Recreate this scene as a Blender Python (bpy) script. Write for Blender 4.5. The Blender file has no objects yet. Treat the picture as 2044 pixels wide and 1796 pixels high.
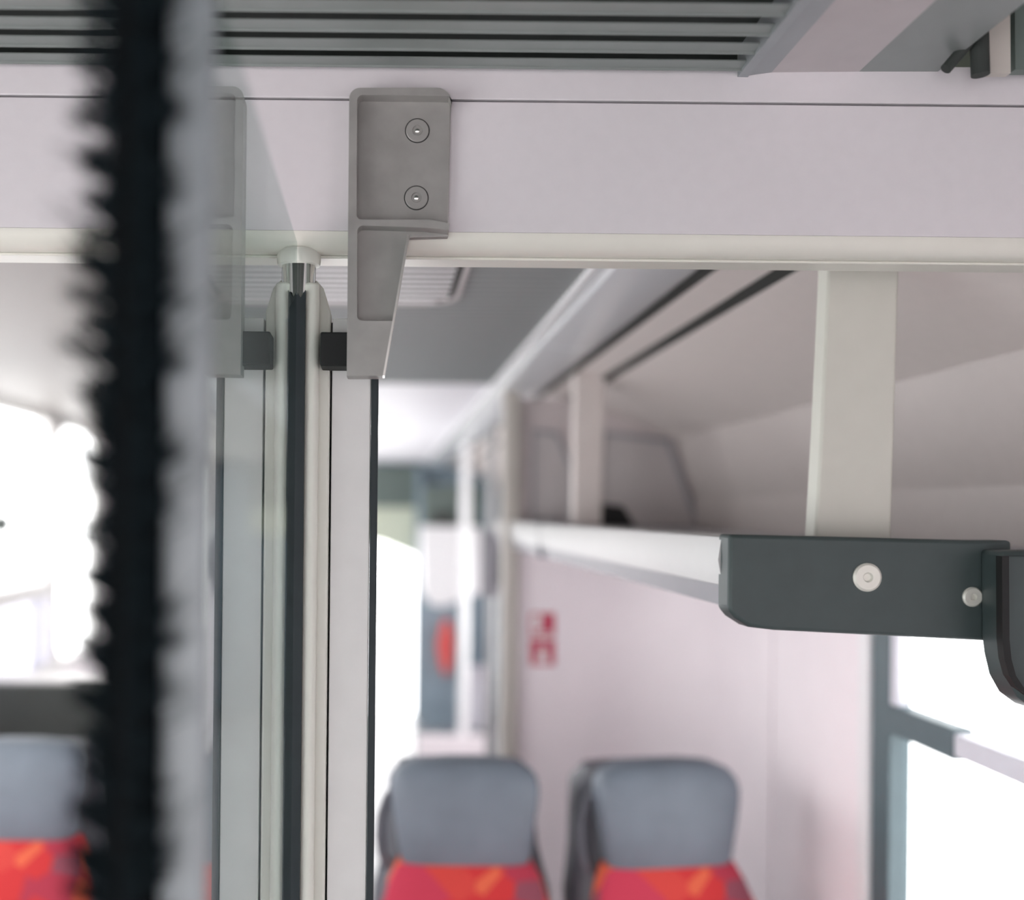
import bpy, bmesh, math, random
from mathutils import Vector
random.seed(7)
PI = math.pi
SC = bpy.context.scene
COL = SC.collection

# ------------------------------------------------------------------ camera, world, exposure
EYE = 1.75                    # eye height above the floor
F, VX, VY, R = 2000.0, 765.0, 1025.0, 0.010   # focal length and principal point (px of 2044x1796), roll
cam_d = bpy.data.cameras.new('camera')
cam = bpy.data.objects.new('camera', cam_d); COL.objects.link(cam)
cam.location = (0, 0, EYE)
cam.rotation_euler = (PI/2, -R, 0)
cam_d.sensor_width = 36.0
cam_d.lens = F/2044*36
cam_d.shift_x = (1022-VX)/2044
cam_d.shift_y = (VY-898)/2044
cam_d.clip_start = 0.02
cam_d.dof.use_dof = True
cam_d.dof.focus_distance = 1.205
cam_d.dof.aperture_fstop = cam_d.lens/1000/0.0265
SC.camera = cam

w = bpy.data.worlds.new('overcast_sky'); SC.world = w; w.use_nodes = True
bg = w.node_tree.nodes['Background']
bg.inputs[0].default_value = (1.0, 0.985, 0.99, 1)
bg.inputs[1].default_value = 5.2
SC.view_settings.view_transform = 'Standard'
SC.view_settings.look = 'None'
SC.view_settings.gamma = 1
SC.view_settings.exposure = 0.0
SC.view_settings.use_curve_mapping = False

# ------------------------------------------------------------------ helpers
def P(x, y, Y):
    """the place that the photograph shows at pixel (x, y), at depth Y metres"""
    dx, dy = x-VX, y-VY
    return ((dx+R*dy)*Y/F, Y, EYE-(dy-R*dx)*Y/F)
def XZ(pts, Y):
    return [(P(x, y, Y)[0], P(x, y, Y)[2]) for x, y in pts]

def mat(name, col, rough=0.5, metal=0.0, noise=0.04, scale=30, bump=0.0, spec=0.5, col2=None, alpha=None, trans=0.0, stretch=None):
    m = bpy.data.materials.new(name); m.use_nodes = True
    nt = m.node_tree; b = nt.nodes['Principled BSDF']
    b.inputs['Roughness'].default_value = rough
    b.inputs['Metallic'].default_value = metal
    b.inputs['Specular IOR Level'].default_value = spec
    tc = nt.nodes.new('ShaderNodeTexCoord')
    n = nt.nodes.new('ShaderNodeTexNoise'); n.inputs['Scale'].default_value = scale; n.inputs['Detail'].default_value = 4
    if stretch:
        mp = nt.nodes.new('ShaderNodeMapping'); mp.inputs['Scale'].default_value = stretch
        nt.links.new(tc.outputs['Object'], mp.inputs[0]); nt.links.new(mp.outputs[0], n.inputs['Vector'])
    else:
        nt.links.new(tc.outputs['Object'], n.inputs['Vector'])
    cr = nt.nodes.new('ShaderNodeValToRGB')
    a = [max(0, c*(1-noise)) for c in col]; z = [min(1, c*(1+noise)) for c in (col2 or col)]
    cr.color_ramp.elements[0].position = .3; cr.color_ramp.elements[1].position = .7
    cr.color_ramp.elements[0].color = (*a, 1); cr.color_ramp.elements[1].color = (*z, 1)
    nt.links.new(n.outputs['Fac'], cr.inputs[0]); nt.links.new(cr.outputs[0], b.inputs['Base Color'])
    if bump:
        bp = nt.nodes.new('ShaderNodeBump'); bp.inputs['Strength'].default_value = bump; bp.inputs['Distance'].default_value = .002
        nt.links.new(n.outputs['Fac'], bp.inputs['Height']); nt.links.new(bp.outputs[0], b.inputs['Normal'])
    if trans: b.inputs['Transmission Weight'].default_value = trans
    return m

def clear_glass(name, tint=(.97, .98, .98), boost=1.0, top=.9, refl=(.95, .97, .96)):
    m = bpy.data.materials.new(name); m.use_nodes = True
    nt = m.node_tree; nt.nodes.clear()
    o = nt.nodes.new('ShaderNodeOutputMaterial'); t = nt.nodes.new('ShaderNodeBsdfTransparent'); g = nt.nodes.new('ShaderNodeBsdfGlossy')
    t.inputs[0].default_value = (*tint, 1); g.inputs['Roughness'].default_value = 0.0; g.inputs[0].default_value = (*refl, 1)
    fr = nt.nodes.new('ShaderNodeFresnel'); fr.inputs[0].default_value = 1.5
    mu = nt.nodes.new('ShaderNodeMath'); mu.operation = 'MULTIPLY'; mu.inputs[1].default_value = boost
    mn = nt.nodes.new('ShaderNodeMath'); mn.operation = 'MINIMUM'; mn.inputs[1].default_value = top
    mx = nt.nodes.new('ShaderNodeMixShader')
    ge = nt.nodes.new('ShaderNodeNewGeometry'); iv = nt.nodes.new('ShaderNodeMath'); iv.operation = 'SUBTRACT'; iv.inputs[0].default_value = 1
    fb = nt.nodes.new('ShaderNodeMath'); fb.operation = 'MULTIPLY'
    nt.links.new(ge.outputs['Backfacing'], iv.inputs[1]); nt.links.new(iv.outputs[0], fb.inputs[0]); nt.links.new(fr.outputs[0], fb.inputs[1])
    nt.links.new(fb.outputs[0], mu.inputs[0]); nt.links.new(mu.outputs[0], mn.inputs[0]); nt.links.new(mn.outputs[0], mx.inputs[0])
    nt.links.new(t.outputs[0], mx.inputs[1]); nt.links.new(g.outputs[0], mx.inputs[2]); nt.links.new(mx.outputs[0], o.inputs[0])
    return m

def film(name, col, clear=.5):
    """frosted, tinted pane: part clear, part milky"""
    m = bpy.data.materials.new(name); m.use_nodes = True
    nt = m.node_tree; nt.nodes.clear()
    o = nt.nodes.new('ShaderNodeOutputMaterial'); t = nt.nodes.new('ShaderNodeBsdfTransparent'); d = nt.nodes.new('ShaderNodeBsdfTranslucent')
    t.inputs[0].default_value = (*col, 1); d.inputs[0].default_value = (*col, 1)
    n = nt.nodes.new('ShaderNodeTexNoise'); n.inputs['Scale'].default_value = 6
    ma = nt.nodes.new('ShaderNodeMapRange'); ma.inputs[3].default_value = 1-clear-.06; ma.inputs[4].default_value = 1-clear+.06
    mx = nt.nodes.new('ShaderNodeMixShader')
    nt.links.new(n.outputs[0], ma.inputs[0]); nt.links.new(ma.outputs[0], mx.inputs[0])
    nt.links.new(t.outputs[0], mx.inputs[1]); nt.links.new(d.outputs[0], mx.inputs[2]); nt.links.new(mx.outputs[0], o.inputs[0])
    return m

def mat_added_glow(name, col, rough, noise):
    m = mat(name, col, rough, noise=noise); b = m.node_tree.nodes['Principled BSDF']
    b.inputs['Emission Color'].default_value = (.96, .98, 1, 1); b.inputs['Emission Strength'].default_value = .04  # faint glow added to brighten the light covers
    return m

def lamp_mat(name, col, strength):
    m = bpy.data.materials.new(name); m.use_nodes = True
    b = m.node_tree.nodes['Principled BSDF']
    b.inputs['Base Color'].default_value = (.8, .8, .8, 1)
    b.inputs['Emission Color'].default_value = (*col, 1); b.inputs['Emission Strength'].default_value = strength
    return m

class MB:
    def __init__(s): s.v = []; s.f = []
    def add(s, vs, fs):
        b = len(s.v); s.v += [tuple(v) for v in vs]; s.f += [tuple(b+i for i in f) for f in fs]; return s
    def box(s, x0, x1, y0, y1, z0, z1):
        v = [(x, y, z) for z in (z0, z1) for y in (y0, y1) for x in (x0, x1)]
        return s.add(v, [(0, 2, 3, 1), (4, 5, 7, 6), (0, 1, 5, 4), (2, 6, 7, 3), (0, 4, 6, 2), (1, 3, 7, 5)])
    def prism(s, poly, axis, a0, a1):
        """a closed outline swept along an axis. outline coords: x -> (y, z), y -> (x, z), z -> (x, y)"""
        n = len(poly)
        def q(p, a): return {'x': (a, p[0], p[1]), 'y': (p[0], a, p[1]), 'z': (p[0], p[1], a)}[axis]
        v = [q(p, a0) for p in poly]+[q(p, a1) for p in poly]
        f = [tuple(range(n)), tuple(range(2*n-1, n-1, -1))]+[(i, i+n, (i+1) % n+n, (i+1) % n) for i in range(n)]
        return s.add(v, f)
    def tube(s, p0, p1, r0, r1=None, n=20, cap=True):
        r1 = r0 if r1 is None else r1
        p0, p1 = Vector(p0), Vector(p1); d = (p1-p0).normalized()
        u = d.orthogonal().normalized(); w_ = d.cross(u)
        v = [p+(u*math.cos(2*PI*k/n)+w_*math.sin(2*PI*k/n))*r for p, r in ((p0, r0), (p1, r1)) for k in range(n)]
        f = [(k, (k+1) % n, (k+1) % n+n, k+n) for k in range(n)]
        if cap: f += [tuple(range(n-1, -1, -1)), tuple(range(n, 2*n))]
        return s.add(v, f)
    def path(s, pts, r, n=14):
        pts = [Vector(p) for p in pts]; b = len(s.v); rings = []
        u = None
        for i, p in enumerate(pts):
            d = (pts[min(i+1, len(pts)-1)]-pts[max(i-1, 0)]).normalized()
            u = d.orthogonal().normalized() if u is None else (u-d*u.dot(d)).normalized()
            w_ = d.cross(u); rr = r[i] if isinstance(r, (list, tuple)) else r
            rings.append([p+(u*math.cos(2*PI*k/n)+w_*math.sin(2*PI*k/n))*rr for k in range(n)])
        v = [q for rg in rings for q in rg]
        f = [(i*n+k, i*n+(k+1) % n, (i+1)*n+(k+1) % n, (i+1)*n+k) for i in range(len(pts)-1) for k in range(n)]
        f += [tuple(range(n-1, -1, -1)), tuple(range((len(pts)-1)*n, len(pts)*n))]
        return s.add(v, f)
    def lathe(s, c, prof, axis='y', n=32):
        """profile of (radius, distance along the axis) turned about an axis through c"""
        v = []
        for r, a in prof:
            for k in range(n):
                x, y = r*math.cos(2*PI*k/n), r*math.sin(2*PI*k/n)
                v.append((c[0]+x, c[1]+a, c[2]+y) if axis == 'y' else ((c[0]+x, c[1]+y, c[2]+a) if axis == 'z' else (c[0]+a, c[1]+x, c[2]+y)))
        m = len(prof)
        f = [(i*n+k, i*n+(k+1) % n, (i+1)*n+(k+1) % n, (i+1)*n+k) for i in range(m-1) for k in range(n)]
        f += [tuple(range(n)), tuple(range((m-1)*n, m*n))]
        return s.add(v, f)
    def grid(s, rows):
        n = len(rows[0]); m = len(rows)
        return s.add([p for r in rows for p in r], [(i*n+k, i*n+k+1, (i+1)*n+k+1, (i+1)*n+k) for i in range(m-1) for k in range(n-1)])
    def build(s, name, m, parent=None, bevel=0, seg=2, smooth=False, sub=0, origin=None):
        me = bpy.data.meshes.new(name)
        o0 = Vector(origin) if origin is not None else Vector((0, 0, 0))
        me.from_pydata([tuple(Vector(v)-o0) for v in s.v], [], s.f)
        bm = bmesh.new(); bm.from_mesh(me); bmesh.ops.recalc_face_normals(bm, faces=bm.faces); bm.to_mesh(me); bm.free()
        o = bpy.data.objects.new(name, me); COL.objects.link(o); o.location = o0
        for mm in (m if isinstance(m, (list, tuple)) else [m]): me.materials.append(mm)
        if parent is not None: o.parent = parent
        if bevel:
            b = o.modifiers.new('bevel', 'BEVEL'); b.width = bevel; b.segments = seg; b.limit_method = 'ANGLE'; b.angle_limit = math.radians(40)
        if sub:
            d = o.modifiers.new('sub', 'SUBSURF'); d.levels = sub; d.render_levels = sub
        if smooth or bevel or sub:
            for p in me.polygons: p.use_smooth = True
            try:
                me.set_sharp_from_angle(angle=math.radians(35))
            except Exception: pass
        return o

def tag(o, label, cat, group=None, kind=None):
    o['label'] = label; o['category'] = cat
    if group: o['group'] = group
    if kind: o['kind'] = kind
    return o
def thing(name, label, cat, loc=(0, 0, 0), group=None, kind=None):
    o = bpy.data.objects.new(name, None); COL.objects.link(o); o.location = loc; o.empty_display_size = .05
    return tag(o, label, cat, group, kind)
def copy_tree(o, parent=None):
    c = o.copy(); COL.objects.link(c)
    if parent is not None: c.parent = parent
    for ch in list(o.children): copy_tree(ch, c)
    return c
def arc(cx, cy, r, a0, a1, n=6):
    return [(cx+r*math.cos(math.radians(a0+(a1-a0)*k/n)), cy+r*math.sin(math.radians(a0+(a1-a0)*k/n))) for k in range(n+1)]
def rrect(x0, x1, y0, y1, r, n=6):
    return arc(x1-r, y1-r, r, 0, 90, n)+arc(x0+r, y1-r, r, 90, 180, n)+arc(x0+r, y0+r, r, 180, 270, n)+arc(x1-r, y0+r, r, 270, 360, n)
def frame_loop(mb, outer, inner, axis, a0, a1):
    """a ring between two outlines with as many points each"""
    n = len(outer)
    def q(p, a): return {'x': (a, p[0], p[1]), 'y': (p[0], a, p[1]), 'z': (p[0], p[1], a)}[axis]
    v = [q(p, a0) for p in outer]+[q(p, a0) for p in inner]+[q(p, a1) for p in outer]+[q(p, a1) for p in inner]
    f = []
    for i in range(n):
        j = (i+1) % n
        f += [(i, j, n+j, n+i), (2*n+i, 3*n+i, 3*n+j, 2*n+j), (i, 2*n+i, 2*n+j, j), (n+i, n+j, 3*n+j, 3*n+i)]
    return mb.add(v, f)

# ------------------------------------------------------------------ materials
M = {}
M['header'] = mat('header_white', (.66, .635, .655), .42, noise=.015, scale=60, bump=.02)
M['header_lip'] = mat('header_lip_white', (.66, .655, .59), .35, noise=.015)
M['bracket'] = mat('cast_aluminium', (.335, .33, .315), .48, metal=.4, noise=.10, scale=26, bump=.04)
M['steel'] = mat('brushed_steel', (.62, .62, .60), .28, metal=.9, noise=.05)
M['chrome'] = mat('chrome', (.82, .83, .80), .06, metal=1.0, noise=.01)
M['rubber'] = mat('black_rubber', (.004, .005, .005), .7, noise=.1)
M['gasket'] = mat('dark_gasket', (.013, .021, .025), .6, noise=.1)
M['cream'] = mat('cream_profile', (.74, .75, .68), .38, noise=.015)
M['jamb'] = mat('jamb_grey', (.68, .665, .655), .42, noise=.02)
M['brush_dark'] = mat('brush_black', (.0008, .0015, .002), .9, spec=.15, noise=.2)
M['bristle'] = mat('bristle_dark', (.003, .007, .009), .85, spec=.12, noise=.3, scale=120)
M['holder'] = mat('holder_grey', (.23, .26, .275), .35, noise=.02)
M['grille'] = mat('grille_grey', (.25, .275, .265), .35, noise=.03, metal=.25)
M['grille_back'] = mat('grille_back_dark', (.03, .036, .033), .8, noise=.1)
M['ceiling'] = mat('ceiling_rib_grey', (.26, .275, .275), .5, noise=.02)
M['ceiling_white'] = mat('ceiling_smooth_white', (.76, .75, .79), .45, noise=.02)
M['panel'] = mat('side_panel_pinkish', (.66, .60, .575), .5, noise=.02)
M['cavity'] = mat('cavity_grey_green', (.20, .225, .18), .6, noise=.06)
M['wall_strip_shaded'] = mat('side_strip_pinkish_shaded', (.46, .415, .40), .5, noise=.02)  # darker wall copy: the shade above the rack is put into the colour
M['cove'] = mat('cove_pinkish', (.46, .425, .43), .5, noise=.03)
M['wall_high_shaded'] = mat('cross_wall_high_shaded', (.57, .51, .51), .5, noise=.015)  # cross wall colour lowered here to carry the shade above the rack
M['panel_left_dimmed'] = mat('side_ceiling_dimmed', (.24, .218, .205), .5, noise=.02)  # side panel colour darkened to hold down the window light on it
M['edge_post'] = mat('edge_post_beige', (.50, .47, .43), .5, noise=.02)
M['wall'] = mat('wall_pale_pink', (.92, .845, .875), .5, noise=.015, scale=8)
M['inset'] = mat('inset_panel_grey', (.50, .465, .465), .6, noise=.03)
M['diffuser'] = mat_added_glow('diffuser_glossy', (.52, .53, .55), .22, noise=.015)
M['groove'] = mat('groove_dark', (.035, .037, .034), .7, noise=.05)
M['cap'] = mat('end_cap_dark', (.040, .058, .058), .5, noise=.06)
M['rack_white'] = mat('rack_white', (.48, .475, .475), .4, noise=.015)
M['rack_grey'] = mat('rack_grey', (.30, .30, .325), .45, noise=.02)
M['hanger'] = mat('hanger_cream', (.58, .575, .515), .45, noise=.015)
M['pale_screw'] = mat('screw_pale', (.66, .66, .60), .4, metal=.3, noise=.05)
M['teal'] = mat('window_frame_teal', (.085, .125, .14), .45, noise=.05)
M['frame_pale'] = mat('window_frame_pale', (.70, .70, .76), .4, noise=.02)
M['headrest'] = mat('headrest_slate', (.165, .195, .235), .55, noise=.10, scale=9, bump=.05)
M['shell'] = mat('seat_shell_dark', (.10, .105, .125), .5, noise=.05)
M['floor'] = mat('floor_speckled', (.30, .31, .32), .16, noise=.25, scale=160)
M['dark_panel'] = mat('dark_panel', (.055, .062, .056), .6, noise=.06)
M['green_dark'] = mat('green_grey_header', (.13, .165, .15), .5, noise=.06)
M['olive'] = mat('pale_olive_panel', (.62, .66, .53), .5, noise=.04)
M['blue_glassy'] = mat('blue_grey_panel', (.24, .31, .36), .35, noise=.12, scale=7)
M['white'] = mat('white_lacquer', (.86, .86, .87), .35, noise=.01)
M['pole_grey'] = mat('pole_grey', (.36, .36, .36), .35, metal=.4, noise=.03)
M['red_sign'] = mat('sign_red', (.55, .045, .10), .5, noise=.03)
M['sign_white'] = mat('sign_white', (.85, .80, .81), .5, noise=.01)
M['red_bag'] = mat('bag_red', (.75, .10, .09), .6, noise=.08)
M['grey_frame'] = mat('grey_frame', (.30, .32, .33), .45, noise=.03)
M['sill'] = mat('sill_white', (.84, .82, .80), .4, noise=.01)
M['glass'] = clear_glass('window_glass')
M['pane_face'] = clear_glass('screen_glass_face', (.58, .64, .63), 1.45, .80, (.80, .86, .845))
M['pane_back'] = clear_glass('screen_glass_body', (.98, .99, .99), 0.0, 0.0)
M['lavender'] = film('lavender_pane', (.60, .60, .645), .15)
M['lamp'] = lamp_mat('ceiling_lamp', (1, .98, .98), 2.2)

def fabric():
    m = bpy.data.materials.new('seat_fabric_red'); m.use_nodes = True
    nt = m.node_tree; b = nt.nodes['Principled BSDF']; b.inputs['Roughness'].default_value = .85
    tc = nt.nodes.new('ShaderNodeTexCoord')
    v = nt.nodes.new('ShaderNodeTexVoronoi'); v.inputs['Scale'].default_value = 13
    n = nt.nodes.new('ShaderNodeTexNoise'); n.inputs['Scale'].default_value = 300
    cr = nt.nodes.new('ShaderNodeValToRGB'); cr.color_ramp.interpolation = 'CONSTANT'
    e = cr.color_ramp.elements; e[0].position = 0; e[0].color = (.56, .028, .030, 1); e[1].position = .45; e[1].color = (.60, .05, .04, 1)
    for p, c in ((.62, (.40, .03, .06, 1)), (.74, (.70, .12, .055, 1)), (.81, (.52, .035, .075, 1)), (.93, (.25, .06, .09, 1))):
        x = e.new(p); x.color = c
    nt.links.new(tc.outputs['Object'], v.inputs['Vector']); nt.links.new(tc.outputs['Object'], n.inputs['Vector'])
    sp = nt.nodes.new('ShaderNodeSeparateColor'); nt.links.new(v.outputs['Color'], sp.inputs[0]); nt.links.new(sp.outputs[0], cr.inputs[0])
    nt.links.new(cr.outputs[0], b.inputs['Base Color'])
    bp = nt.nodes.new('ShaderNodeBump'); bp.inputs['Strength'].default_value = .3; nt.links.new(n.outputs[0], bp.inputs['Height']); nt.links.new(bp.outputs[0], b.inputs['Normal'])
    return m
M['fabric'] = fabric()

# ------------------------------------------------------------------ the shell of the carriage
XL, XR, YE = -1.50, 1.07, 8.75         # left wall, right wall, far end (metres from the eye)
YV = -1.6                              # back of the vestibule the picture was taken from
CE = EYE+.45                           # saloon ceiling
VC = EYE+.522                          # vestibule ceiling
tag(MB().box(XL-.1, 1.5, YV-.1, YE+.05, -.05, 0).build('floor', M['floor']), 'dark speckled floor of the carriage', 'floor', kind='structure')

# saloon ceiling: ribbed part (lateral ribs)
c = MB().box(-.52, .372, 1.245, 3.44, CE+.004, CE+.03)
y = 1.27
while y < 3.42:
    c.prism([(y, CE+.004), (y+.006, CE-.004), (y+.017, CE-.004), (y+.021, CE+.004)], 'x', -.52, .370); y += .0405
tag(c.build('ceiling', M['ceiling']), 'grey ceiling panel with fine cross ribs above the aisle', 'ceiling', kind='structure')
tag(MB().box(-.52, .372, 3.446, YE, CE-.001, CE+.03).build('ceiling_far', M['ceiling_white']), 'smooth white ceiling beyond the ribbed panel', 'ceiling', kind='structure')
tag(MB().prism([(-.52, CE), (-1.42, CE-.015), (-1.52, CE-.05), (-1.52, CE+.03), (-.52, CE+.03)], 'y', 1.245, YE).build('ceiling_left', M['panel_left_dimmed']), 'plain side ceiling on the left, darkened in colour against the window light', 'ceiling', kind='structure')

# right side: panel strip, grooves, sloped panel, side wall
def prof(pts): return [(x, EYE+h) for x, h in pts]
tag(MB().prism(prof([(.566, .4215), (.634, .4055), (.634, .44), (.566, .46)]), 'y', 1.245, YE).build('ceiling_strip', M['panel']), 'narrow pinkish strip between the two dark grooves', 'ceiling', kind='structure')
tag(MB().prism(prof([(.5405, .4262), (.5655, .4222), (.5655, .46), (.5405, .46)]), 'y', 1.245, YE).build('trim_1', M['groove']), 'dark groove along the light cover', 'trim', kind='structure')
tag(MB().prism(prof([(.6345, .4045), (.6625, .3975), (.6625, .44), (.6345, .44)]), 'y', 1.245, YE).build('trim_2', M['groove']), 'dark groove along the top of the sloped panel', 'trim', kind='structure')
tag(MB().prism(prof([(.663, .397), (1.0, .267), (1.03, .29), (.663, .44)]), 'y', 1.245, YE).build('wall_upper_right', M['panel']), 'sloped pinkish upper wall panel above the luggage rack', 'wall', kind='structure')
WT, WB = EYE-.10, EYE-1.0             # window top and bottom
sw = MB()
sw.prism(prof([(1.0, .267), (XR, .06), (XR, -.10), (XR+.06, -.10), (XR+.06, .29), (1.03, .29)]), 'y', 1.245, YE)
tag(sw.build('wall_right_high', M['wall_strip_shaded']), 'pinkish side wall strip, shade put in its colour, between the rack and the sloped panel', 'wall', kind='structure')
sw = MB()
sw.box(XR, XR+.06, 2.235, 2.735, 0, WT)
sw.box(XR, XR+.06, 2.747, 4.3, 0, WT)
sw.box(XR, XR+.06, 1.245, 2.235, 0, WB)
sw.box(XR, XR+.06, 4.3, YE, 0, WB)
sw.box(XR, XR+.06, 6.3, YE, WB, WT)
sw.box(XR+.02, XR+.06, 2.735, 2.747, 0, WT)
tag(sw.build('wall_right', M['wall']), 'pale side wall with the window on the right', 'wall', kind='structure')
# left side wall with its long window
LW0, LW1 = 2.9, 5.45
lw = MB()
lw.box(XL-.06, XL, 1.245, 1.40, 0, CE+.03); lw.box(XL-.06, XL, 2.70, LW0, 0, CE+.03); lw.box(XL-.06, XL, 1.40, 2.70, 0, EYE-1.0); lw.box(XL-.06, XL, 1.40, 2.70, CE-.05, CE+.03)
lw.box(XL-.06, XL, LW1, 5.9, 0, CE+.03); lw.box(XL-.06, XL, 8.3, YE, 0, CE+.03); lw.box(XL-.06, XL, 5.9, 8.3, 0, EYE-1.0); lw.box(XL-.06, XL, 5.9, 8.3, CE-.05, CE+.03)
lw.box(XL-.06, XL, LW0, LW1, 0, EYE-.74)
lw.box(XL-.06, XL, LW0, LW1, CE-.035, CE+.03)
tag(lw.build('wall_left', M['wall']), 'pale side wall around the bright window on the left', 'wall', kind='structure')
# vestibule: the lobby where the picture is taken, doors on both sides
vl = MB()
vl.box(XL-.06, XL, YV, -1.0, 0, VC+.05); vl.box(XL-.06, XL, .55, 1.245, 0, VC+.05)
vl.box(XL-.06, XL, -1.0, .55, EYE+.25, VC+.05); vl.box(XL-.06, XL, -1.0, .55, 0, .5)
tag(vl.build('wall_vestibule_left', M['wall']), 'lobby wall with a wide door opening, left', 'wall', kind='structure')
vr = MB()
vr.box(1.36, 1.42, YV, -.9, 0, VC+.3); vr.box(1.36, 1.42, -.5, 1.245, 0, VC+.3)
vr.box(1.36, 1.42, -.9, -.5, EYE+.1, VC+.3); vr.box(1.36, 1.42, -.9, -.5, 0, .6)
tag(vr.build('wall_vestibule_right', M['wall']), 'lobby wall with a door opening, right', 'wall', kind='structure')
vb = MB()
vb.box(XL-.06, -.95, YV-.06, YV, 0, VC+.3); vb.box(-.05, 1.42, YV-.06, YV, 0, VC+.3)
vb.box(-.95, -.05, YV-.06, YV, EYE+.25, VC+.3); vb.box(-.95, -.05, YV-.06, YV, 0, .55)
tag(vb.build('wall_back', M['wall']), 'lobby back wall behind the camera with a window opening', 'wall', kind='structure')
# return wall right of the doorway, behind the lobby cove
tag(MB().box(XR+.06, 1.42, 1.20, 1.245, 0, EYE+.305).prism(prof([(.90, .325), (1.0, .275), (1.42, .275), (1.42, .8), (.90, .8)]), 'y', 1.2455, 1.26).build('wall_doorway_right', M['wall']), 'short wall closing the lobby beside the doorway', 'wall', kind='structure')

# ------------------------------------------------------------------ lobby ceiling: louvre grille and side cove
g = thing('ceiling_grille', 'grey louvred air grille in the ceiling in front of the white beam', 'grille', (0, 1.0, VC))
def at_parent(o, p):
    o.parent = p; o.matrix_parent_inverse = p.matrix_world.inverted(); return o
def put(mb, name, m, par, **k):
    """a part: world coordinates, kept under a thing whose origin is elsewhere"""
    o = mb.build(name, m, None, **k)
    o.parent = par
    loc = Vector((0, 0, 0)); q = par
    while q is not None: loc += Vector(q.location); q = q.parent
    o.location = Vector(o.location)-loc
    return o
s = MB(); k = 0
GX = .412
yy = 1.168
while yy > -.3:
    # each slat: a thin leaning blade with a turned-down lip along its far edge
    s.prism([(yy, VC-.0024), (yy-.0014, VC-.0024), (yy-.0016, VC), (yy-.0165, VC+.0022), (yy-.0165, VC+.0036), (yy, VC+.0016)], 'x', XL, GX)
    yy -= .0425
put(s, 'slats', M['grille'], g)
put(MB().box(XL, GX, -.35, 1.18, VC+.030, VC+.045), 'backing', M['grille_back'], g)
put(MB().box(XL, GX, 1.181, 1.1915, VC+.0118, VC+.030), 'end_closure', M['grille_back'], g)
put(MB().box(GX, GX+.012, -.35, 1.18, VC-.004, VC+.045), 'end_rail', M['grey_frame'], g)
tag(MB().box(XL, 1.42, YV, -.35, VC, VC+.05).build('ceiling_vestibule', M['panel']), 'plain lobby ceiling behind the grille', 'ceiling', kind='structure')
cv = MB()
cv.prism(prof([(.424, .520), (.452, .524), (.452, .58), (.424, .58)]), 'y', -.35, 1.18)
tag(cv.build('trim_3', M['grey_frame']), 'grey edge strip beside the louvred grille', 'trim', kind='structure')
tag(MB().prism(prof([(.452, .524), (.555, .526), (.555, .58), (.452, .58)]), 'y', -.35, 1.18).build('ceiling_cove', M['cove']), 'pinkish grey cove panel beside the grille', 'ceiling', kind='structure')
tag(MB().prism(prof([(.555, .526), (.648, .527), (.652, .530), (.652, .600), (1.40, .600), (1.40, .64), (.555, .64)]), 'y', -.35, 1.18).build('ceiling_cove_outer', M['grille']), 'grey outer cove panel at the upper right', 'ceiling', kind='structure')
# small dark stay with a diagonal brace
st = thing('ceiling_stay', 'dark stay with a diagonal brace at the upper right above the beam', 'bracket', P(1955, 130, 1.13))
put(MB().tube(P(1957, 150, 1.13), P(1950, -60, 1.13), .0095), 'post', M['grille_back'], st)
put(MB().tube(P(1888, 138, 1.13), P(1950, 66, 1.13), .0062), 'brace', M['grille_back'], st)
put(MB().prism(XZ([(1972, 150), (1966, -60), (2010, -60), (2012, 150)], 1.14), 'y', 1.135, 1.145), 'side_plate', M['edge_post'], st)
put(MB().prism(XZ([(2016, 146), (2014, -60), (2130, -60), (2130, 146)], 1.16), 'y', 1.15, 1.165), 'rear_plate', M['green_dark'], st)

# ------------------------------------------------------------------ the beam over the doorway
HZ = lambda y: EYE+(VY-y)*1.18/F
seam = HZ(199)
beam = thing('trim_4', 'white boxed beam spanning the doorway below the louvred grille', 'beam', (0, 1.2, HZ(300)), kind='structure')
put(MB().box(XL, 1.42, 1.192, 1.245, VC+.0115, VC+.16), 'upper_board', M['cavity'], beam)
put(MB().box(XL, 1.42, 1.18, 1.245, seam+.0017, VC+.011), 'top_strip', M['header'], beam, bevel=.0012)
fz = HZ(462)
fl = [(1.18+.024*(1-math.cos(a)), HZ(462)-.022*math.sin(a)) for a in [k*PI/2/7 for k in range(8)]]
put(MB().prism([(1.18, seam-.0017), (1.18, fz+.0003), (1.245, fz+.0003), (1.245, seam-.0017)], 'x', XL, 1.42), 'face', M['header'], beam)
put(MB().prism(fl+[(1.245, fz-.022), (1.245, fz)], 'x', XL, 1.42), 'lower_edge', M['header_lip'], beam, smooth=True)
put(MB().box(XL, 1.42, 1.192, 1.245, seam-.0018, seam+.0018), 'seam', M['rubber'], beam)
zb = HZ(462)-.022
put(MB().box(XL, 1.42, 1.207, 1.244, zb-.0035, zb), 'underside_lip', M['header_lip'], beam, bevel=.001)

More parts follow.
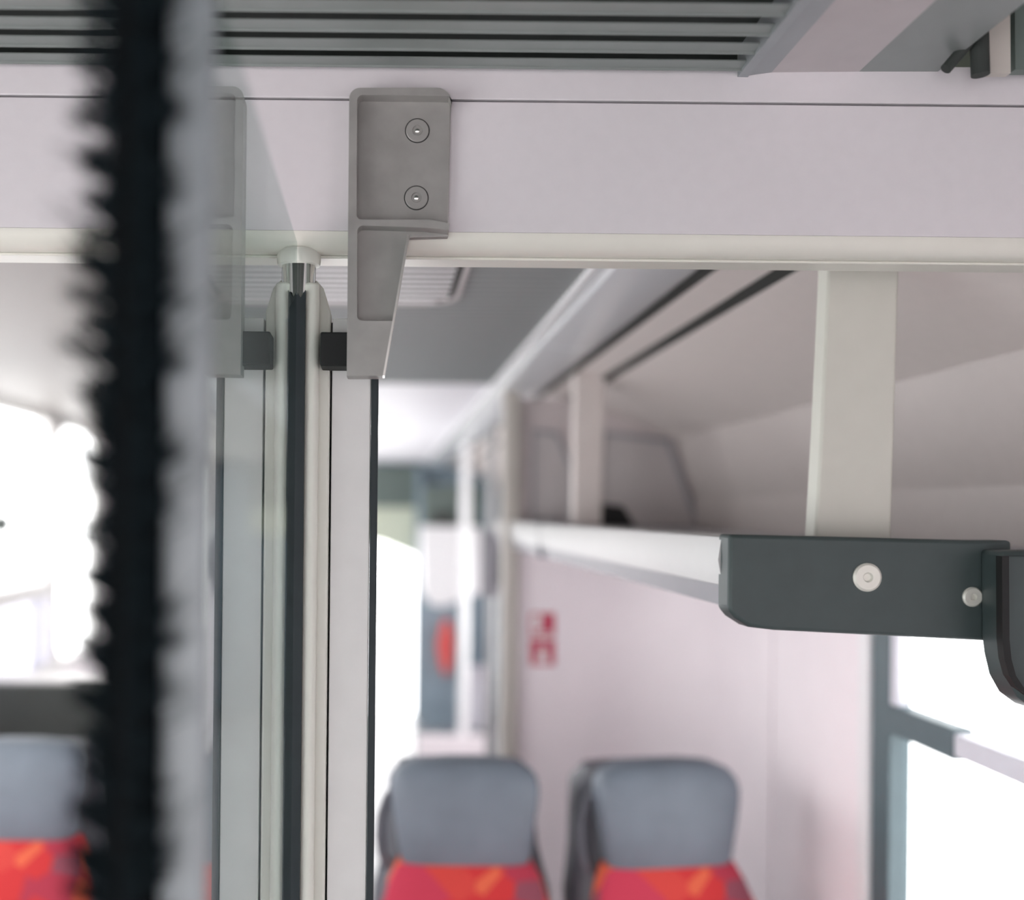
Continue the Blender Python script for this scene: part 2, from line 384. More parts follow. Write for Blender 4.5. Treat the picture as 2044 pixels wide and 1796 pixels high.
# ------------------------------------------------------------------ the cast bracket
BY = 1.150
br = thing('door_bracket', 'grey cast metal bracket with two screws on the white beam', 'bracket', P(800, 320, 1.18))
outline = [(692, 750), (697, 200)]+[(697+22-22*math.cos(a), 175+22-22*math.sin(a)) for a in [k*PI/2/6 for k in range(7)]]
outline += [(872+30*math.sin(a), 205-30*math.cos(a)) for a in [k*PI/2/6 for k in range(7)]]
outline += [(897, 463), (818, 465), (764, 750)]
put(MB().prism(XZ(outline, BY), 'y', BY+.019, 1.1805), 'plate', M['bracket'], br, bevel=.0012)
def pxarc(cx, cy, r, a0, a1, n=5): return [(cx+r*math.cos(math.radians(a0+(a1-a0)*k/n)), cy+r*math.sin(math.radians(a0+(a1-a0)*k/n))) for k in range(n+1)]
rim = [(692, 750), (697, 200)]+[(697+22-22*math.cos(a), 175+22-22*math.sin(a)) for a in [k*PI/2/6 for k in range(7)]]
rim += [(872+30*math.sin(a), 205-30*math.cos(a)) for a in [k*PI/2/6 for k in range(7)]]
rim += [(902, 200), (896, 191)]+pxarc(725, 201, 12, -90, -180)+pxarc(722, 428, 10, 180, 90)+[(860, 438), (880, 442), (897, 446), (896, 459), (850, 454)]
rim += pxarc(725, 462, 12, -90, -180)+pxarc(723, 630, 10, 180, 90)+[(785, 640), (764, 750)]
put(MB().prism(XZ(rim, BY), 'y', BY, BY+.020), 'rim', M['bracket'], br, bevel=.0016, seg=3)
put(MB().prism(XZ([(813, 468), (818, 468), (768, 750), (764, 750)], BY), 'y', BY-.001, BY+.02), 'edge', M['steel'], br)
for px, py in ((833, 261), (831, 395)):
    cx, cy, cz = P(px, py, BY+.019)
    q = MB().lathe((cx, cy, cz), [(.0133, .003), (.0133, -.0012), (.0125, -.0018), (.0060, -.0018), (.0048, .0010), (.0002, .0016)], n=36)
    sc = put(q, 'screw', M['bracket'], br, smooth=True)
    a = put(MB().lathe((cx, cy, cz), [(.0144, .0002), (.0144, -.0003), (.0134, -.0003), (.0134, .0002)], n=36), 'countersink', M['rubber'], br)
    b = MB().lathe((cx, cy, cz), [(.0026, .0010), (.0026, -.0012), (.0014, -.0019), (.0002, -.0020)], n=18).build('pin', M['chrome'], None, smooth=True)
    b.parent = sc; b.location = Vector((0, 0, 0))

# ------------------------------------------------------------------ post, profile, jamb, stopper
post = thing('door_post', 'cream vertical door post with a chrome tube at its top', 'post', P(600, 1025, 1.22)[:2]+(0,))
top = P(600, 530, 1.207)
put(MB().lathe((top[0], 1.207, 0), [(.0186, P(600, 640, 1.207)[2]), (.0186, top[2]+.01)], axis='z', n=40), 'tube', M['chrome'], post, smooth=True)
zs = P(600, 497, 1.207)[2]
put(MB().lathe((top[0], 1.207, 0), [(.0200, top[2]-.001), (.0235, top[2]), (.0245, top[2]+.005), (.0245, P(600, 500, 1.185)[2]), (.022, P(600, 492, 1.185)[2])], axis='z', n=40), 'socket', M['cream'], post, smooth=True)
def vprism(x0, x1, y0, y1, z0, z1, r): return MB().prism(rrect(x0, x1, y0, y1, r), 'z', z0, z1)
x0, x1 = P(603, 1025, 1.195)[0], P(634, 1025, 1.195)[0]
f1 = vprism(x0, x1, 1.186, 1.206, .0, P(625, 566, 1.195)[2], .0085); put(f1, 'front_profile', M['cream'], post, bevel=.003, seg=3)
x2 = P(657, 1025, 1.215)[0]
pts = XZ([(630, 1796), (630, 556), (646, 580), (663, 622), (650, 1796)], 1.212)
rp = MB().prism([(x1-.006, 0), (x1-.006, P(630, 560, 1.212)[2]), (x1+.004, P(640, 578, 1.212)[2]), (x2, P(663, 625, 1.212)[2]), (x2, 0)], 'y', 1.203, 1.238)
put(rp, 'rear_profile', M['cream'], post, bevel=.003, seg=3)
gx0, gx1 = P(588, 1025, 1.181)[0]+.0006, x0+.0025
put(MB().prism([(gx0, 0), (gx0, P(592, 590, 1.20)[2]), (gx0+.004, P(592, 600, 1.20)[2]), (gx1, P(592, 585, 1.20)[2]), (gx1, 0)], 'y', 1.1816, 1.206).prism([(gx0-.0095, 0), (gx0-.0095, P(592, 620, 1.20)[2]), (gx0+.0005, P(592, 592, 1.20)[2]), (gx0+.0005, 0)], 'y', 1.1818, 1.206), 'gasket', M['gasket'], post)
jx0, jx1 = P(661, 1025, 1.215)[0], P(738, 1025, 1.215)[0]
jb = thing('door_jamb', 'pale flat door jamb with a dark rubber edge, below the bracket', 'jamb', ((jx0+jx1)/2, 1.22, 0))
put(MB().box(jx0, jx1, 1.205, 1.24, 0, P(675, 637, 1.21)[2]), 'column', M['jamb'], jb, bevel=.001)
put(MB().box(jx1+.0005, P(753, 1025, 1.215)[0], 1.203, 1.243, 0, P(752, 745, 1.21)[2]), 'rubber_edge', M['gasket'], jb, bevel=.001)
put(MB().box(x2+.0004, jx0-.0004, 1.222, 1.24, 0, P(675, 640, 1.21)[2]), 'gap_seal', M['rubber'], jb)
bk = MB().box(P(641, 700, 1.185)[0], P(690, 700, 1.185)[0]+.012, 1.166, 1.207, P(660, 735, 1.185)[2], P(660, 668, 1.185)[2])
tag(bk.build('door_stopper', M['rubber'], bevel=.002, origin=P(665, 700, 1.185)), 'small black rubber block between the cream post and the bracket', 'stopper')

# ------------------------------------------------------------------ glass screen with its brush strip
sc_ = thing('glass_screen', 'clear glass screen seen almost edge on, left of the bracket', 'screen', (-.095, .85, 0))
NY, FY = .60, 1.181
nx, fx = P(420, 1025, NY)[0], P(588, 1025, FY)[0]
GT = EYE+(VY-486)*FY/F
dv = Vector((fx-nx, FY-NY, 0)).normalized(); nv = Vector((dv.y, -dv.x, 0))
a, b = Vector((nx, NY, 0)), Vector((fx, FY, 0)); t = .008
v = [a, b, b-nv*t, a-nv*t]
vs = [(p.x, p.y, .12) for p in v]+[(p.x, p.y, GT) for p in v]
pm = MB().add(vs, [(0, 1, 5, 4), (1, 2, 6, 5), (2, 3, 7, 6), (3, 0, 4, 7), (0, 3, 2, 1), (4, 5, 6, 7)])
po = put(pm, 'pane', [M['pane_face'], M['pane_back']], sc_)
for p in po.data.polygons:
    p.material_index = 0 if p.normal.dot(nv) > .9 else 1
hx0 = P(332, 1025, NY)[0]
put(MB().prism(rrect(hx0, nx+.0006, NY-.012, NY+.004, .003), 'z', 0, GT+.004), 'edge_profile', M['holder'], sc_, smooth=True)
put(MB().box(nx-.010, fx-.009, NY+.006, FY-.01, 0, .12), 'floor_channel', M['holder'], sc_)

bs = thing('brush_strip', 'black bristle brush strip along the near edge of the glass screen', 'brush', (P(265, 1025, NY)[0], NY, 0))
bx, by = P(246, 1025, NY-.022)[0], NY-.022
put(MB().prism(rrect(bx-.0085, bx+.0090, by-.004, by+.005, .003), 'z', 0, GT+.004), 'core', M['brush_dark'], bs, smooth=True)
put(MB().prism([(bx+.004, by+.002), (bx+.010, by+.002), (hx0-.0004, NY-.008), (hx0-.0004, NY), (bx+.004, NY-.008)], 'z', 0, GT+.004), 'carrier', M['brush_dark'], bs)
def bristle(mb, p, d, L, r, bend):
    p = Vector(p); d = Vector(d).normalized()
    pts = [p+d*L*k/4+Vector((0, 0, bend))*L*(k/4)**2 for k in range(5)]
    mb.path(pts, [r, r*.95, r*.8, r*.6, r*.25], n=5)
hb = MB(); z = EYE-.28
while z < EYE+.32:
    tw = random.uniform(.6, 1.25); up = random.uniform(-.1, .9); upr = random.uniform(-.1, .9)
    for side in (-1, 1):
        L0 = random.uniform(.018, .027)*tw; u_ = up if side < 0 else upr
        zz0 = z+random.uniform(-.003, .003)
        for k in range(42):
            bristle(hb, (bx+side*random.uniform(.002, .0105), by+random.uniform(-.006, .003), zz0+random.gauss(0, .0020)),
                    (side, random.uniform(-.4, .1), u_+random.gauss(0, .12)), L0*random.uniform(.75, 1.1), random.uniform(.00035, .0006), random.uniform(-.1, .25))
    for k in range(60):       # the dense roots that make the dark middle of the strip
        side = random.choice((-1, 1))
        bristle(hb, (bx+side*random.uniform(.001, .006), by+random.uniform(-.006, .003), z+random.uniform(-.007, .007)), (side, random.uniform(-.4, .1), random.uniform(-.1, .8)), random.uniform(.007, .013), .0006, .1)
    if random.random() < .30:
        side = random.choice((-1, 1, 1))
        for k in range(4):
            bristle(hb, (bx+side*.008, by-.004, z+random.gauss(0, .0008)), (side, -.1, random.uniform(.3, .9)), random.uniform(.034, .046), .0005, random.uniform(-.2, .3))
    z += random.uniform(.0095, .0145)
for zz in (-.19, -.07, .0, .10, .145, .235):
    for k in range(2):
        bristle(hb, (bx+.010, by-.005, EYE+zz+random.gauss(0, .001)), (1, -.15, random.uniform(.25, .7)), random.uniform(.050, .064), .00045, random.uniform(.05, .4))
for zz in (.16, .2, -.14):
    bristle(hb, (bx-.010, by-.003, EYE+zz), (-1, -.1, random.uniform(.5, 1.0)), .032, .0005, .2)
o = put(hb, 'bristles', M['bristle'], bs); o['kind'] = 'stuff'

# ------------------------------------------------------------------ ceiling hatch
ht = thing('ceiling_hatch', 'ribbed ceiling hatch with a pale rounded frame just beyond the beam', 'hatch', (-.1, 1.8, CE))
fr = MB(); frame_loop(fr, rrect(-.36, .152, 1.35, 2.13, .090), rrect(-.352, .144, 1.358, 2.118, .082), 'z', CE-.008, CE+.003)
put(fr, 'frame', M['inset'], ht, bevel=.001)
h = MB(); y = 1.40
while y < 2.10:
    h.prism([(y, CE+.002), (y+.004, CE-.0075), (y+.015, CE-.0075), (y+.018, CE+.002)], 'x', -.335, .128 if y < 2.06 else .105); y += .0405
put(h, 'ribs', M['white'], ht)
put(MB().prism(rrect(-.350, .142, 1.36, 2.116, .08), 'z', CE-.0052, CE-.0042), 'board', M['groove'], ht)  # dark board under white ribs paints the light and shade of the ribbing

# ------------------------------------------------------------------ light covers along the ceiling edge
lp = [(.368, .452), (.370, .438), (.384, .434), (.392, .440), (.400, .431), (.430, .424), (.470, .419), (.510, .418), (.532, .422), (.540, .430), (.540, .455), (.368, .462)]
segs = [(1.247, 2.52, 'long glossy light cover along the ceiling edge, nearest the beam'), (2.532, 4.3, 'second glossy light cover from the beam, behind the joint'), (4.312, YE-.02, 'farthest glossy light cover running to the carriage end')]
for y0, y1, lb in segs:
    q = thing('light_cover', lb, 'light', (.46, (y0+y1)/2, CE), group='light covers along the ceiling edge')
    put(MB().prism(prof(lp), 'y', y0, y1), 'diffuser', M['diffuser'], q, smooth=True)
    put(MB().prism(prof([(.366, .45), (.366, .436), (.3705, .436), (.3705, .45)]), 'y', y0, y1), 'rim', M['white'], q)

# ------------------------------------------------------------------ luggage rack on the right
rk = thing('luggage_rack', 'white luggage rack with a dark end cap under the right sloped panel', 'luggage rack', (.7, 2.4, EYE-.1))
RY = 1.29
lx, lz0 = P(1440, 1068, RY)[0], P(1440, 1066, RY)[2]
lz1, lz2 = P(1440, 1168, RY)[2], P(1440, 1214, RY)[2]
for y0, y1 in ((RY, 2.78), (2.80, 3.84)):
    put(MB().prism([(lx+.012, lz0), (lx, lz0-.004), (lx-.004, (lz0+lz1)/2), (lx+.002, lz1), (lx+.03, lz1), (lx+.03, lz0)], 'y', y0, y1), 'lip', M['rack_white'], rk, smooth=True)
    put(MB().prism([(lx+.003, lz1-.0005), (lx+.016, lz2), (lx+.05, lz2), (lx+.05, lz1-.0005)], 'y', y0, y1), 'lower_rail', M['rack_grey'], rk)
put(MB().prism([(lx-.003, lz0+.001), (lx-.003, lz2), (lx+.03, lz2), (lx+.03, lz0+.001)], 'y', 2.782, 2.798), 'joint', M['rack_grey'], rk)
put(MB().box(lx+.03, XR-.002, RY+.02, 3.40, lz2+.01, lz0-.022), 'shelf', M['rack_grey'], rk)
capo = [(1450, 1066), (1448, 1215), (1462, 1232), (1490, 1250), (1540, 1256), (1975, 1278), (2010, 1278), (2010, 1078), (1930, 1078), (1700, 1072)]
cap = put(MB().prism(XZ(capo, RY-.02), 'y', RY-.03, RY+.012), 'end_cap', M['cap'], rk, bevel=.005, seg=3)
for px, py, r in ((1730, 1152, .0180), (1940, 1191, .0125)):
    cx, cy, cz = P(px, py, RY-.03)
    o = MB().lathe((cx, cy, cz), [(r, .004), (r, -.002), (r*.85, -.004), (r*.35, -.004), (r*.25, -.001), (.0003, -.001)], n=28).build('screw', M['pale_screw'], None, smooth=True)
    o.parent = cap; o.location = Vector((0, 0, 0))
# rounded bracket at the right border
rb = [(1984, 1098), (2180, 1098), (2180, 1418), (2085, 1418), (2050, 1410), (2020, 1388), (2000, 1352), (1990, 1310), (1985, 1270)]
ri = [(2012, 1110), (2160, 1110), (2160, 1395), (2085, 1395), (2062, 1388), (2042, 1372), (2026, 1348), (2017, 1315), (2013, 1275)]
eb = put(MB().prism(XZ(rb, RY-.06), 'y', RY-.075, RY-.03), 'end_bracket', M['cap'], rk, bevel=.006, seg=3)
m_ = MB(); frame_loop(m_, XZ([(x-14, y) for x, y in ri], RY-.08), XZ(ri, RY-.08), 'y', RY-.082, RY-.07)
o = m_.build('groove', M['rubber'], None); o.parent = eb
# hangers
put(MB().prism(XZ([(1650, 470), (1790, 470), (1772, 1084), (1620, 1074), (1632, 860)], RY+.05), 'y', RY+.04, RY+.075), 'hanger', M['hanger'], rk, bevel=.004)
put(MB().prism(XZ([(1146, 744), (1206, 752), (1198, 1048), (1142, 1046)], 2.95), 'y', 2.93, 2.98), 'hanger', M['panel'], rk, bevel=.004)
# dark item on the rack
bo = MB().prism(XZ([(1186, 1004), (1236, 1010), (1262, 1052), (1184, 1050)], 3.2), 'y', 3.14, 3.30)
ob = bo.build('box', M['rubber'], bevel=.006, origin=P(1220, 1050, 3.2)); tag(ob, 'small black box lying on the luggage rack behind the thin hanger', 'box')

# ------------------------------------------------------------------ cross wall behind the two seats
WY = 3.45
WXL = P(1036, 1025, WY)[0]
cr_ = .30
plan = [(WXL, WY), (XR-cr_, WY)]+[(XR-cr_+cr_*math.sin(a), WY-cr_*(1-math.cos(a))) for a in [k*PI/2/10 for k in range(1, 11)]]+[(XR+.03, WY-cr_), (XR+.03, WY+.05), (WXL, WY+.05)]
tag(MB().box(WXL, XR+.03, WY, WY+.05, EYE-.06, EYE+.40).build('wall_cross_high', M['wall_high_shaded']), 'upper part of the pink cross wall above the luggage rack, coloured darker for shade', 'wall', kind='structure')
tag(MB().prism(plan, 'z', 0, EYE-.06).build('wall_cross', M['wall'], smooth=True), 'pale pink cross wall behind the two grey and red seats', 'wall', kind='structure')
tag(MB().box(P(1004, 1025, WY)[0], WXL-.001, WY-.03, WY+.06, 0, EYE+.44).build('trim_5', M['edge_post'], bevel=.004), 'beige edge post of the cross wall', 'trim', kind='structure')
ip = thing('wall_panel', 'grey recessed panel with a slanted side above the luggage rack', 'panel', P(1300, 960, WY))
A = [(1196, 860), (1335, 876), (1400, 1056), (1186, 1056)]
put(MB().prism(XZ(A, WY), 'y', WY-.006, WY+.0), 'board', M['inset'], ip)
Ai = [(1206, 870), (1328, 885), (1388, 1050), (1196, 1050)]
m_ = MB(); frame_loop(m_, XZ(A, WY), XZ(Ai, WY), 'y', WY-.012, WY-.004); put(m_, 'rim', M['rack_grey'], ip)
ip2 = thing('wall_panel', 'smaller grey recessed panel left of the thin rack hanger', 'panel', P(1100, 960, WY))
B = [(1062, 856), (1112, 862), (1142, 930), (1142, 1040), (1060, 1040)]
put(MB().prism(XZ(B, WY), 'y', WY-.006, WY+.0), 'board', M['inset'], ip2)
Bi = [(1068, 864), (1108, 870), (1136, 933), (1136, 1034), (1066, 1034)]
m_ = MB(); frame_loop(m_, XZ(B, WY), XZ(Bi, WY), 'y', WY-.012, WY-.004); put(m_, 'rim', M['rack_grey'], ip2)
# red sign with two pictograms
sg = thing('wall_sign', 'red and white double pictogram sign on the pale cross wall', 'sign', P(1082, 1275, WY))
put(MB().prism(XZ([(1056, 1221), (1109, 1221), (1109, 1329), (1056, 1329)], WY), 'y', WY-.003, WY), 'plate', M['sign_white'], sg)
for (yt, yb) in ((1223, 1270), (1276, 1327)):
    pl = put(MB().prism(XZ([(1058, yt), (1107, yt), (1107, yb), (1058, yb)], WY), 'y', WY-.0045, WY-.003), 'pictogram', M['red_sign'], sg)
    m_ = MB()
    if yt < 1250:
        m_.prism(XZ([(1062, yt+5), (1078, yt+3), (1082, yt+20), (1074, yt+34), (1062, yt+36)], WY), 'y', WY-.0055, WY-.0045)
        m_.prism(XZ([(1064, yt+38), (1101, yt+38), (1101, yt+43), (1064, yt+43)], WY), 'y', WY-.0055, WY-.0045)
    else:
        m_.prism(XZ([(1075, yt+22), (1090, yt+22), (1094, yt+46), (1071, yt+46)], WY), 'y', WY-.0055, WY-.0045)
        m_.lathe((P(1083, yt+14, WY)[0], WY-.0055, P(1083, yt+14, WY)[2]), [(.009, 0), (.009, .001)], n=16)
    o = m_.build('symbol', M['sign_white'], None); o.parent = pl

# ------------------------------------------------------------------ right window
def wz(y, Y): return P(1800, y, Y)[2]
win = thing('window_1', 'bright side window with a dark teal frame on the right', 'window', (XR, 1.75, EYE-.5), kind='structure')
f = MB(); frame_loop(f, [(1.245, WB), (2.235, WB), (2.235, WT), (1.245, WT)], [(1.29, WB+.05), (2.19, WB+.05), (2.19, WT-.03), (1.29, WT-.03)], 'x', XR-.008, XR+.06)
put(f, 'reveal', M['white'], win, bevel=.003)
f = MB(); frame_loop(f, [(1.29, WB+.05), (2.19, WB+.05), (2.19, WT-.03), (1.29, WT-.03)], [(1.33, WB+.09), (2.115, WB+.09), (2.115, WT-.06), (1.33, WT-.06)], 'x', XR+.002, XR+.05)
put(f, 'frame', M['teal'], win, bevel=.003)
mz = EYE-.422
put(MB().box(XR, XR+.04, 1.875, 2.12, mz-.030, mz+.030), 'mullion', M['teal'], win, bevel=.003)
put(MB().box(XR+.002, XR+.04, 1.33, 1.875, mz-.022, mz+.022), 'mullion_bar', M['frame_pale'], win, bevel=.003)
put(MB().box(XR+.004, XR+.03, 2.085, 2.116, mz+.03, WT-.06), 'sash', M['frame_pale'], win, bevel=.003)
put(MB().box(XR+.030, XR+.036, 1.33, 2.115, WB+.09, WT-.06), 'pane', M['glass'], win)

# ------------------------------------------------------------------ left window
win2 = thing('window_2', 'bright two pane window on the left beside the brush strip', 'window', (XL, 4.3, EYE-.1), kind='structure')
zt, zl0, zl1 = CE-.035, EYE-.74, EYE-.36
def lwin(y0, y1, z0, z1, r): return rrect(y0, y1, z0, z1, r, 5)
f = MB(); frame_loop(f, lwin(LW0, 4.58, zl1, zt, .004), lwin(LW0+.08, 4.545, zl1+.04, zt-.012, .12), 'x', XL-.05, XL+.004); put(f, 'upper_frame', M['sill'], win2)
f = MB(); frame_loop(f, lwin(4.58, LW1, zl0, zt, .004), lwin(4.62, LW1-.10, zl0+.04, zt-.012, .12), 'x', XL-.05, XL+.004); put(f, 'side_frame', M['sill'], win2)
f = MB(); frame_loop(f, lwin(LW0, 4.58, zl0, zl1, .004), lwin(LW0+.08, 4.545, zl0+.05, zl1-.03, .03), 'x', XL-.05, XL+.004); put(f, 'lower_frame', M['sill'], win2)
put(MB().box(XL-.032, XL-.026, LW0+.08, 4.545, zl1+.01, zt-.01), 'pane', M['glass'], win2)
put(MB().box(XL-.032, XL-.026, 4.61, LW1-.08, zl0+.02, zt-.01), 'pane', M['glass'], win2)
put(MB().box(XL-.032, XL-.026, LW0+.08, 4.545, zl0+.04, zl1-.02), 'lower_pane', M['lavender'], win2)
put(MB().box(XL-.03, XL+.0, 4.36, 4.42, zl0+.04, zl1-.02), 'lower_bar', M['frame_pale'], win2)
q = P(10, 1046, 3.98)
put(MB().prism(rrect(3.55, 4.06, q[2]-.034, q[2]+.034, .02), 'x', XL-.026, XL-.012), 'catch', M['green_dark'], win2)

for nm, lab, x_, y0, y1, z0, z1 in (('added_window_3', 'added unseen window on the left near the doorway, for daylight', XL, 1.40, 2.70, EYE-1.0, CE-.05), ('added_window_4', 'added unseen window on the left toward the far end, for daylight', XL, 5.9, 8.3, EYE-1.0, CE-.05),  # left windows here are added out of view to bring daylight into the saloon
                                    ('window_5', 'bright window on the right beyond the cross wall', XR+.05, 4.3, 6.3, WB, WT)):
    q = thing(nm, lab, 'window', (x_, (y0+y1)/2, (z0+z1)/2), kind='structure')
    f = MB(); frame_loop(f, [(y0, z0), (y1, z0), (y1, z1), (y0, z1)], [(y0+.05, z0+.05), (y1-.05, z0+.05), (y1-.05, z1-.05), (y0+.05, z1-.05)], 'x', x_-.05, x_+.003)
    put(f, 'frame', M['sill'], q, bevel=.003)
    put(MB().box(x_-.03, x_-.024, y0+.04, y1-.04, z0+.04, z1-.04), 'pane', M['glass'], q)

# ------------------------------------------------------------------ seats
def rr3(cx, w_, y_front, y_back, z, round_=.35):
    """a cushion cross-section at height z"""
    hw = w_/2; pts = []
    n = 20
    for k in range(n):
        a = 2*PI*k/n; ca, sa = math.cos(a), math.sin(a); e = .55
        pts.append((cx+hw*math.copysign(abs(ca)**e, ca), (y_front+y_back)/2+(y_back-y_front)/2*math.copysign(abs(sa)**e, sa), z))
    return pts
def loft(rings):
    m_ = MB(); n = len(rings[0])
    m_.add([p for r in rings for p in r], [(i*n+k, i*n+(k+1) % n, (i+1)*n+(k+1) % n, (i+1)*n+k) for i in range(len(rings)-1) for k in range(n)]+[tuple(range(n-1, -1, -1)), tuple(range((len(rings)-1)*n, len(rings)*n))])
    return m_
def make_seat(label, group):
    t = thing('train_seat', label, 'seat', (0, 0, 0), group)
    # local frame: front of the headrest at y = 0, floor z = 0, seat faces -y
    hr = loft([rr3(0, .306, .004, .100, .912), rr3(0, .314, -.004, .112, .93), rr3(0, .336, -.006, .118, 1.0), rr3(0, .356, -.002, .122, 1.06), rr3(0, .362, .004, .124, 1.09), rr3(0, .352, .012, .126, 1.115), rr3(0, .318, .022, .126, 1.136), rr3(0, .25, .034, .122, 1.150), rr3(0, .13, .05, .105, 1.1575)])
    put(hr, 'headrest', M['headrest'], t, smooth=True)
    bk_ = loft([rr3(0, .40, -.16, -.02, .44), rr3(0, .44, -.165, -.01, .50), rr3(0, .45, -.12, .02, .65), rr3(0, .42, -.055, .065, .80), rr3(0, .365, -.018, .09, .88), rr3(0, .325, .000, .10, .918)])
    put(bk_, 'backrest', M['fabric'], t, smooth=True)
    sh = loft([rr3(0, .44, .00, .10, .30), rr3(0, .47, -.01, .13, .50), rr3(0, .465, .02, .17, .65), rr3(0, .44, .06, .23, .82), rr3(0, .39, .095, .27, .92), rr3(0, .375, .105, .29, 1.02), rr3(0, .37, .115, .285, 1.08), rr3(0, .32, .12, .25, 1.12)])
    put(sh, 'shell', M['shell'], t, smooth=True)
    cu = loft([rr3(0, .44, -.60, -.06, .36), rr3(0, .46, -.63, -.05, .40), rr3(0, .46, -.63, -.05, .44), rr3(0, .42, -.60, -.07, .465)])
    put(cu, 'cushion', M['fabric'], t, smooth=True)
    put(MB().box(-.18, .18, -.50, .06, .24, .36).box(-.06, .06, -.32, -.12, .0, .24).box(-.16, .16, -.42, -.02, 0, .03), 'pedestal', M['shell'], t, bevel=.01)
    hd = MB().path([(-.172, .10, 1.075), (-.190, .095, 1.05), (-.203, .09, 1.01), (-.206, .085, .96), (-.200, .08, .92), (-.185, .08, .888)], .012)
    put(hd, 'handle', M['shell'], t, smooth=True)
    return t
seat = make_seat('grey and red train seat nearest the doorway jamb, before the pale wall', 'train seats facing the doorway')
seat.location = (P(932, 1600, 2.37)[0], 2.37, -.0)
s2 = copy_tree(seat); s2['label'] = 'grey and red train seat beside the right window'; s2.location = (P(1352, 1600, 2.37)[0], 2.37, 0); s2.rotation_euler = (0, 0, math.radians(9))
s3 = copy_tree(seat); s3['label'] = 'grey and red train seat left of the brush strip'; s3.location = (-.93, 2.52, 0)

# dark low partition behind the left seat
lpz = P(100, 1368, 3.5)[2]
dp = thing('partition', 'low dark partition behind the left seat below the window', 'partition', (-1.1, 3.5, 0))
put(MB().box(XL+.002, P(330, 1400, 3.5)[0], 3.5, 3.54, 0, lpz), 'board', M['dark_panel'], dp, bevel=.004)
put(MB().box(XL+.002, P(330, 1400, 3.5)[0], 3.545, 3.70, lpz-.01, lpz+.012), 'ledge', M['sill'], dp, bevel=.003)

# ------------------------------------------------------------------ far end of the carriage
def quad(pts, Y, th, name, m, par, **k): return put(MB().prism(XZ(pts, Y), 'y', Y, Y+th), name, m, par, **k)
pw = thing('grab_pole', 'white grab pole standing beyond the cross wall', 'pole', P(928, 1100, 6.0)[:2]+(0,))
px_, _, _ = P(928, 1100, 6.0)
put(MB().tube((px_, 6.0, 0), (px_, 6.0, EYE+.4185), .030), 'tube', M['white'], pw, smooth=True)
put(MB().lathe((px_, 6.0, 0), [(.06, 0), (.06, .015), (.032, .03)], axis='z'), 'foot', M['steel'], pw, smooth=True)
pg = thing('grab_pole', 'grey grab pole at the end of the luggage rack', 'pole', P(981, 1100, 4.6)[:2]+(0,))
px_, _, _ = P(981, 1100, 4.6)
put(MB().tube((px_, 4.6, 0), (px_, 4.6, EYE+.4175), .020), 'tube', M['pole_grey'], pg, smooth=True)
put(MB().lathe((px_, 4.6, 0), [(.05, 0), (.05, .015), (.022, .03)], axis='z'), 'foot', M['steel'], pg, smooth=True)
# end wall
ew = MB()
ew.box(XL, P(752, 1025, YE)[0]-.6, YE, YE+.05, 0, CE)
ew.box(P(836, 1025, YE)[0], XR+.06, YE, YE+.05, 0, CE)
ew.box(P(752, 1025, YE)[0]-.6, P(836, 1025, YE)[0], YE, YE+.05, EYE+.05, CE)
tag(ew.build('wall_end', M['blue_glassy']), 'blue grey end wall of the carriage', 'wall', kind='structure')
hd_ = thing('door_header', 'dark green grey header over the far doorway', 'header', P(800, 970, YE-.1))
quad([(500, 928), (852, 928), (852, 1012), (500, 1012)], YE-.045, .02, 'board', M['green_dark'], hd_)
quad([(500, 1008), (834, 1008), (834, 1112), (760, 1082), (500, 1062)], YE-.02, .04, 'glazed_sign', M['olive'], hd_)
fp = thing('door_frame', 'teal post at the right side of the far bright doorway', 'door frame', P(838, 1300, YE-.15)[:2]+(0,))
xa, xb = P(830, 1025, YE-.15)[0], P(846, 1025, YE-.15)[0]
put(MB().box(xa, xb, YE-.15, YE-.05, 0, EYE+.41), 'post', M['blue_glassy'], fp)
cb = thing('equipment_cabinet', 'dark grey overhead cabinet beyond the white pole', 'cabinet', P(900, 1010, 8.0))
quad([(846, 972), (962, 966), (962, 1052), (846, 1052)], 8.0, .3, 'body', M['green_dark'], cb, bevel=.01)
quad([(862, 1020), (905, 1020), (905, 1050), (862, 1050)], 7.98, .02, 'door', M['dark_panel'], cb)
wc = thing('wall_cabinet', 'white cabinet with rounded lower edge behind the white pole', 'cabinet', P(880, 1130, 7.6))
quad([(840, 1050), (960, 1052), (960, 1185), (930, 1192), (905, 1204), (880, 1212), (858, 1206), (844, 1185)], 7.6, .35, 'body', M['white'], wc, bevel=.01)
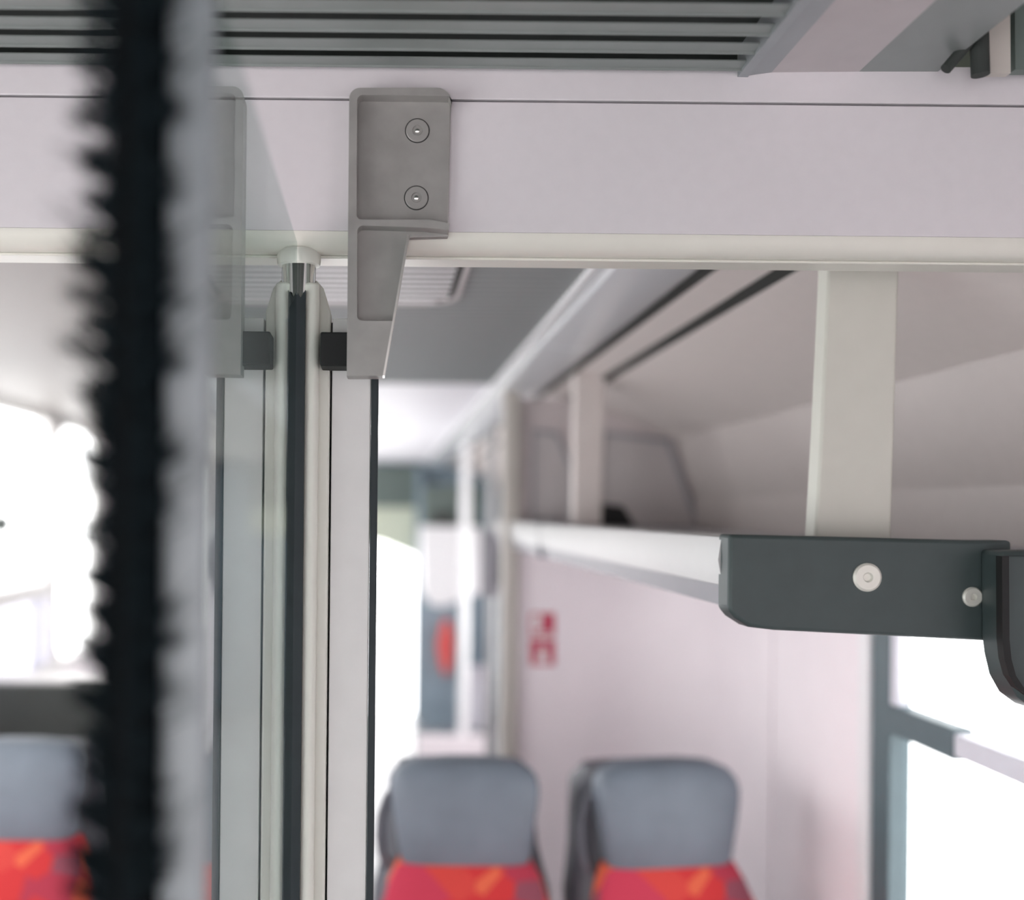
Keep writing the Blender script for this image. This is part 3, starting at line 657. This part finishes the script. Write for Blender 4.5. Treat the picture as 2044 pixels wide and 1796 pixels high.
bw = thing('end_partition', 'blue grey partition with a red bag hanging before it', 'partition', P(890, 1350, 8.2)[:2]+(0,))
put(MB().prism(XZ([(842, 1180), (918, 1180), (918, 1475), (842, 1475)], 8.2), 'y', 8.2, 8.24), 'board', M['blue_glassy'], bw)
put(MB().prism(XZ([(935, 1330), (985, 1330), (985, 1475), (935, 1475)], 8.2), 'y', 8.2, 8.24), 'side_board', M['frame_pale'], bw)
zz = P(880, 1475, 8.2)[2]
put(MB().box(P(830, 1400, 8.2)[0], P(985, 1400, 8.2)[0], 8.19, 8.25, 0, zz), 'base', M['white'], bw)
bg_ = MB().prism(XZ([(886, 1236), (898, 1238), (906, 1280), (902, 1320), (890, 1352), (880, 1330), (874, 1290)], 8.1), 'y', 8.05, 8.19)
tag(bg_.build('hanging_bag', M['red_bag'], bevel=.02, origin=P(890, 1236, 8.1)), 'small red bag hanging on the blue grey partition', 'bag')
nb = MB().prism(XZ([(995, 1096), (1014, 1086), (1012, 1165), (990, 1165)], 3.9), 'y', 3.9, 3.95)
lb_ = thing('low_partition', 'low white partition at the foot of the white pole', 'partition', P(890, 1500, 5.9)[:2]+(0,))
put(MB().box(P(832, 1500, 5.9)[0], P(985, 1500, 5.9)[0], 5.88, 5.92, 0, P(900, 1468, 5.9)[2]), 'board', M['wall'], lb_, bevel=.004)
sp_ = thing('side_partition', 'grey partition strip with a dark slot left of the red sign', 'partition', P(1000, 1300, 3.9)[:2]+(0,))
put(MB().box(P(960, 1100, 3.92)[0], P(1000, 1100, 3.92)[0], 3.90, 3.93, P(980, 1190, 3.9)[2], P(980, 1060, 3.9)[2]), 'board', M['rack_grey'], sp_)
put(nb, 'slot', M['teal'], sp_)
# far ceiling lamp
la = thing('ceiling_lamp', 'small white ceiling lamp over the far end of the aisle', 'lamp', (.02, 5.4, CE))
put(MB().box(-.12, .065, 4.7, 5.6, CE-.012, CE-.001), 'housing', M['white'], la, bevel=.003)
put(MB().box(-.10, .045, 4.75, 5.55, CE-.015, CE-.012), 'diffuser', M['lamp'], la)
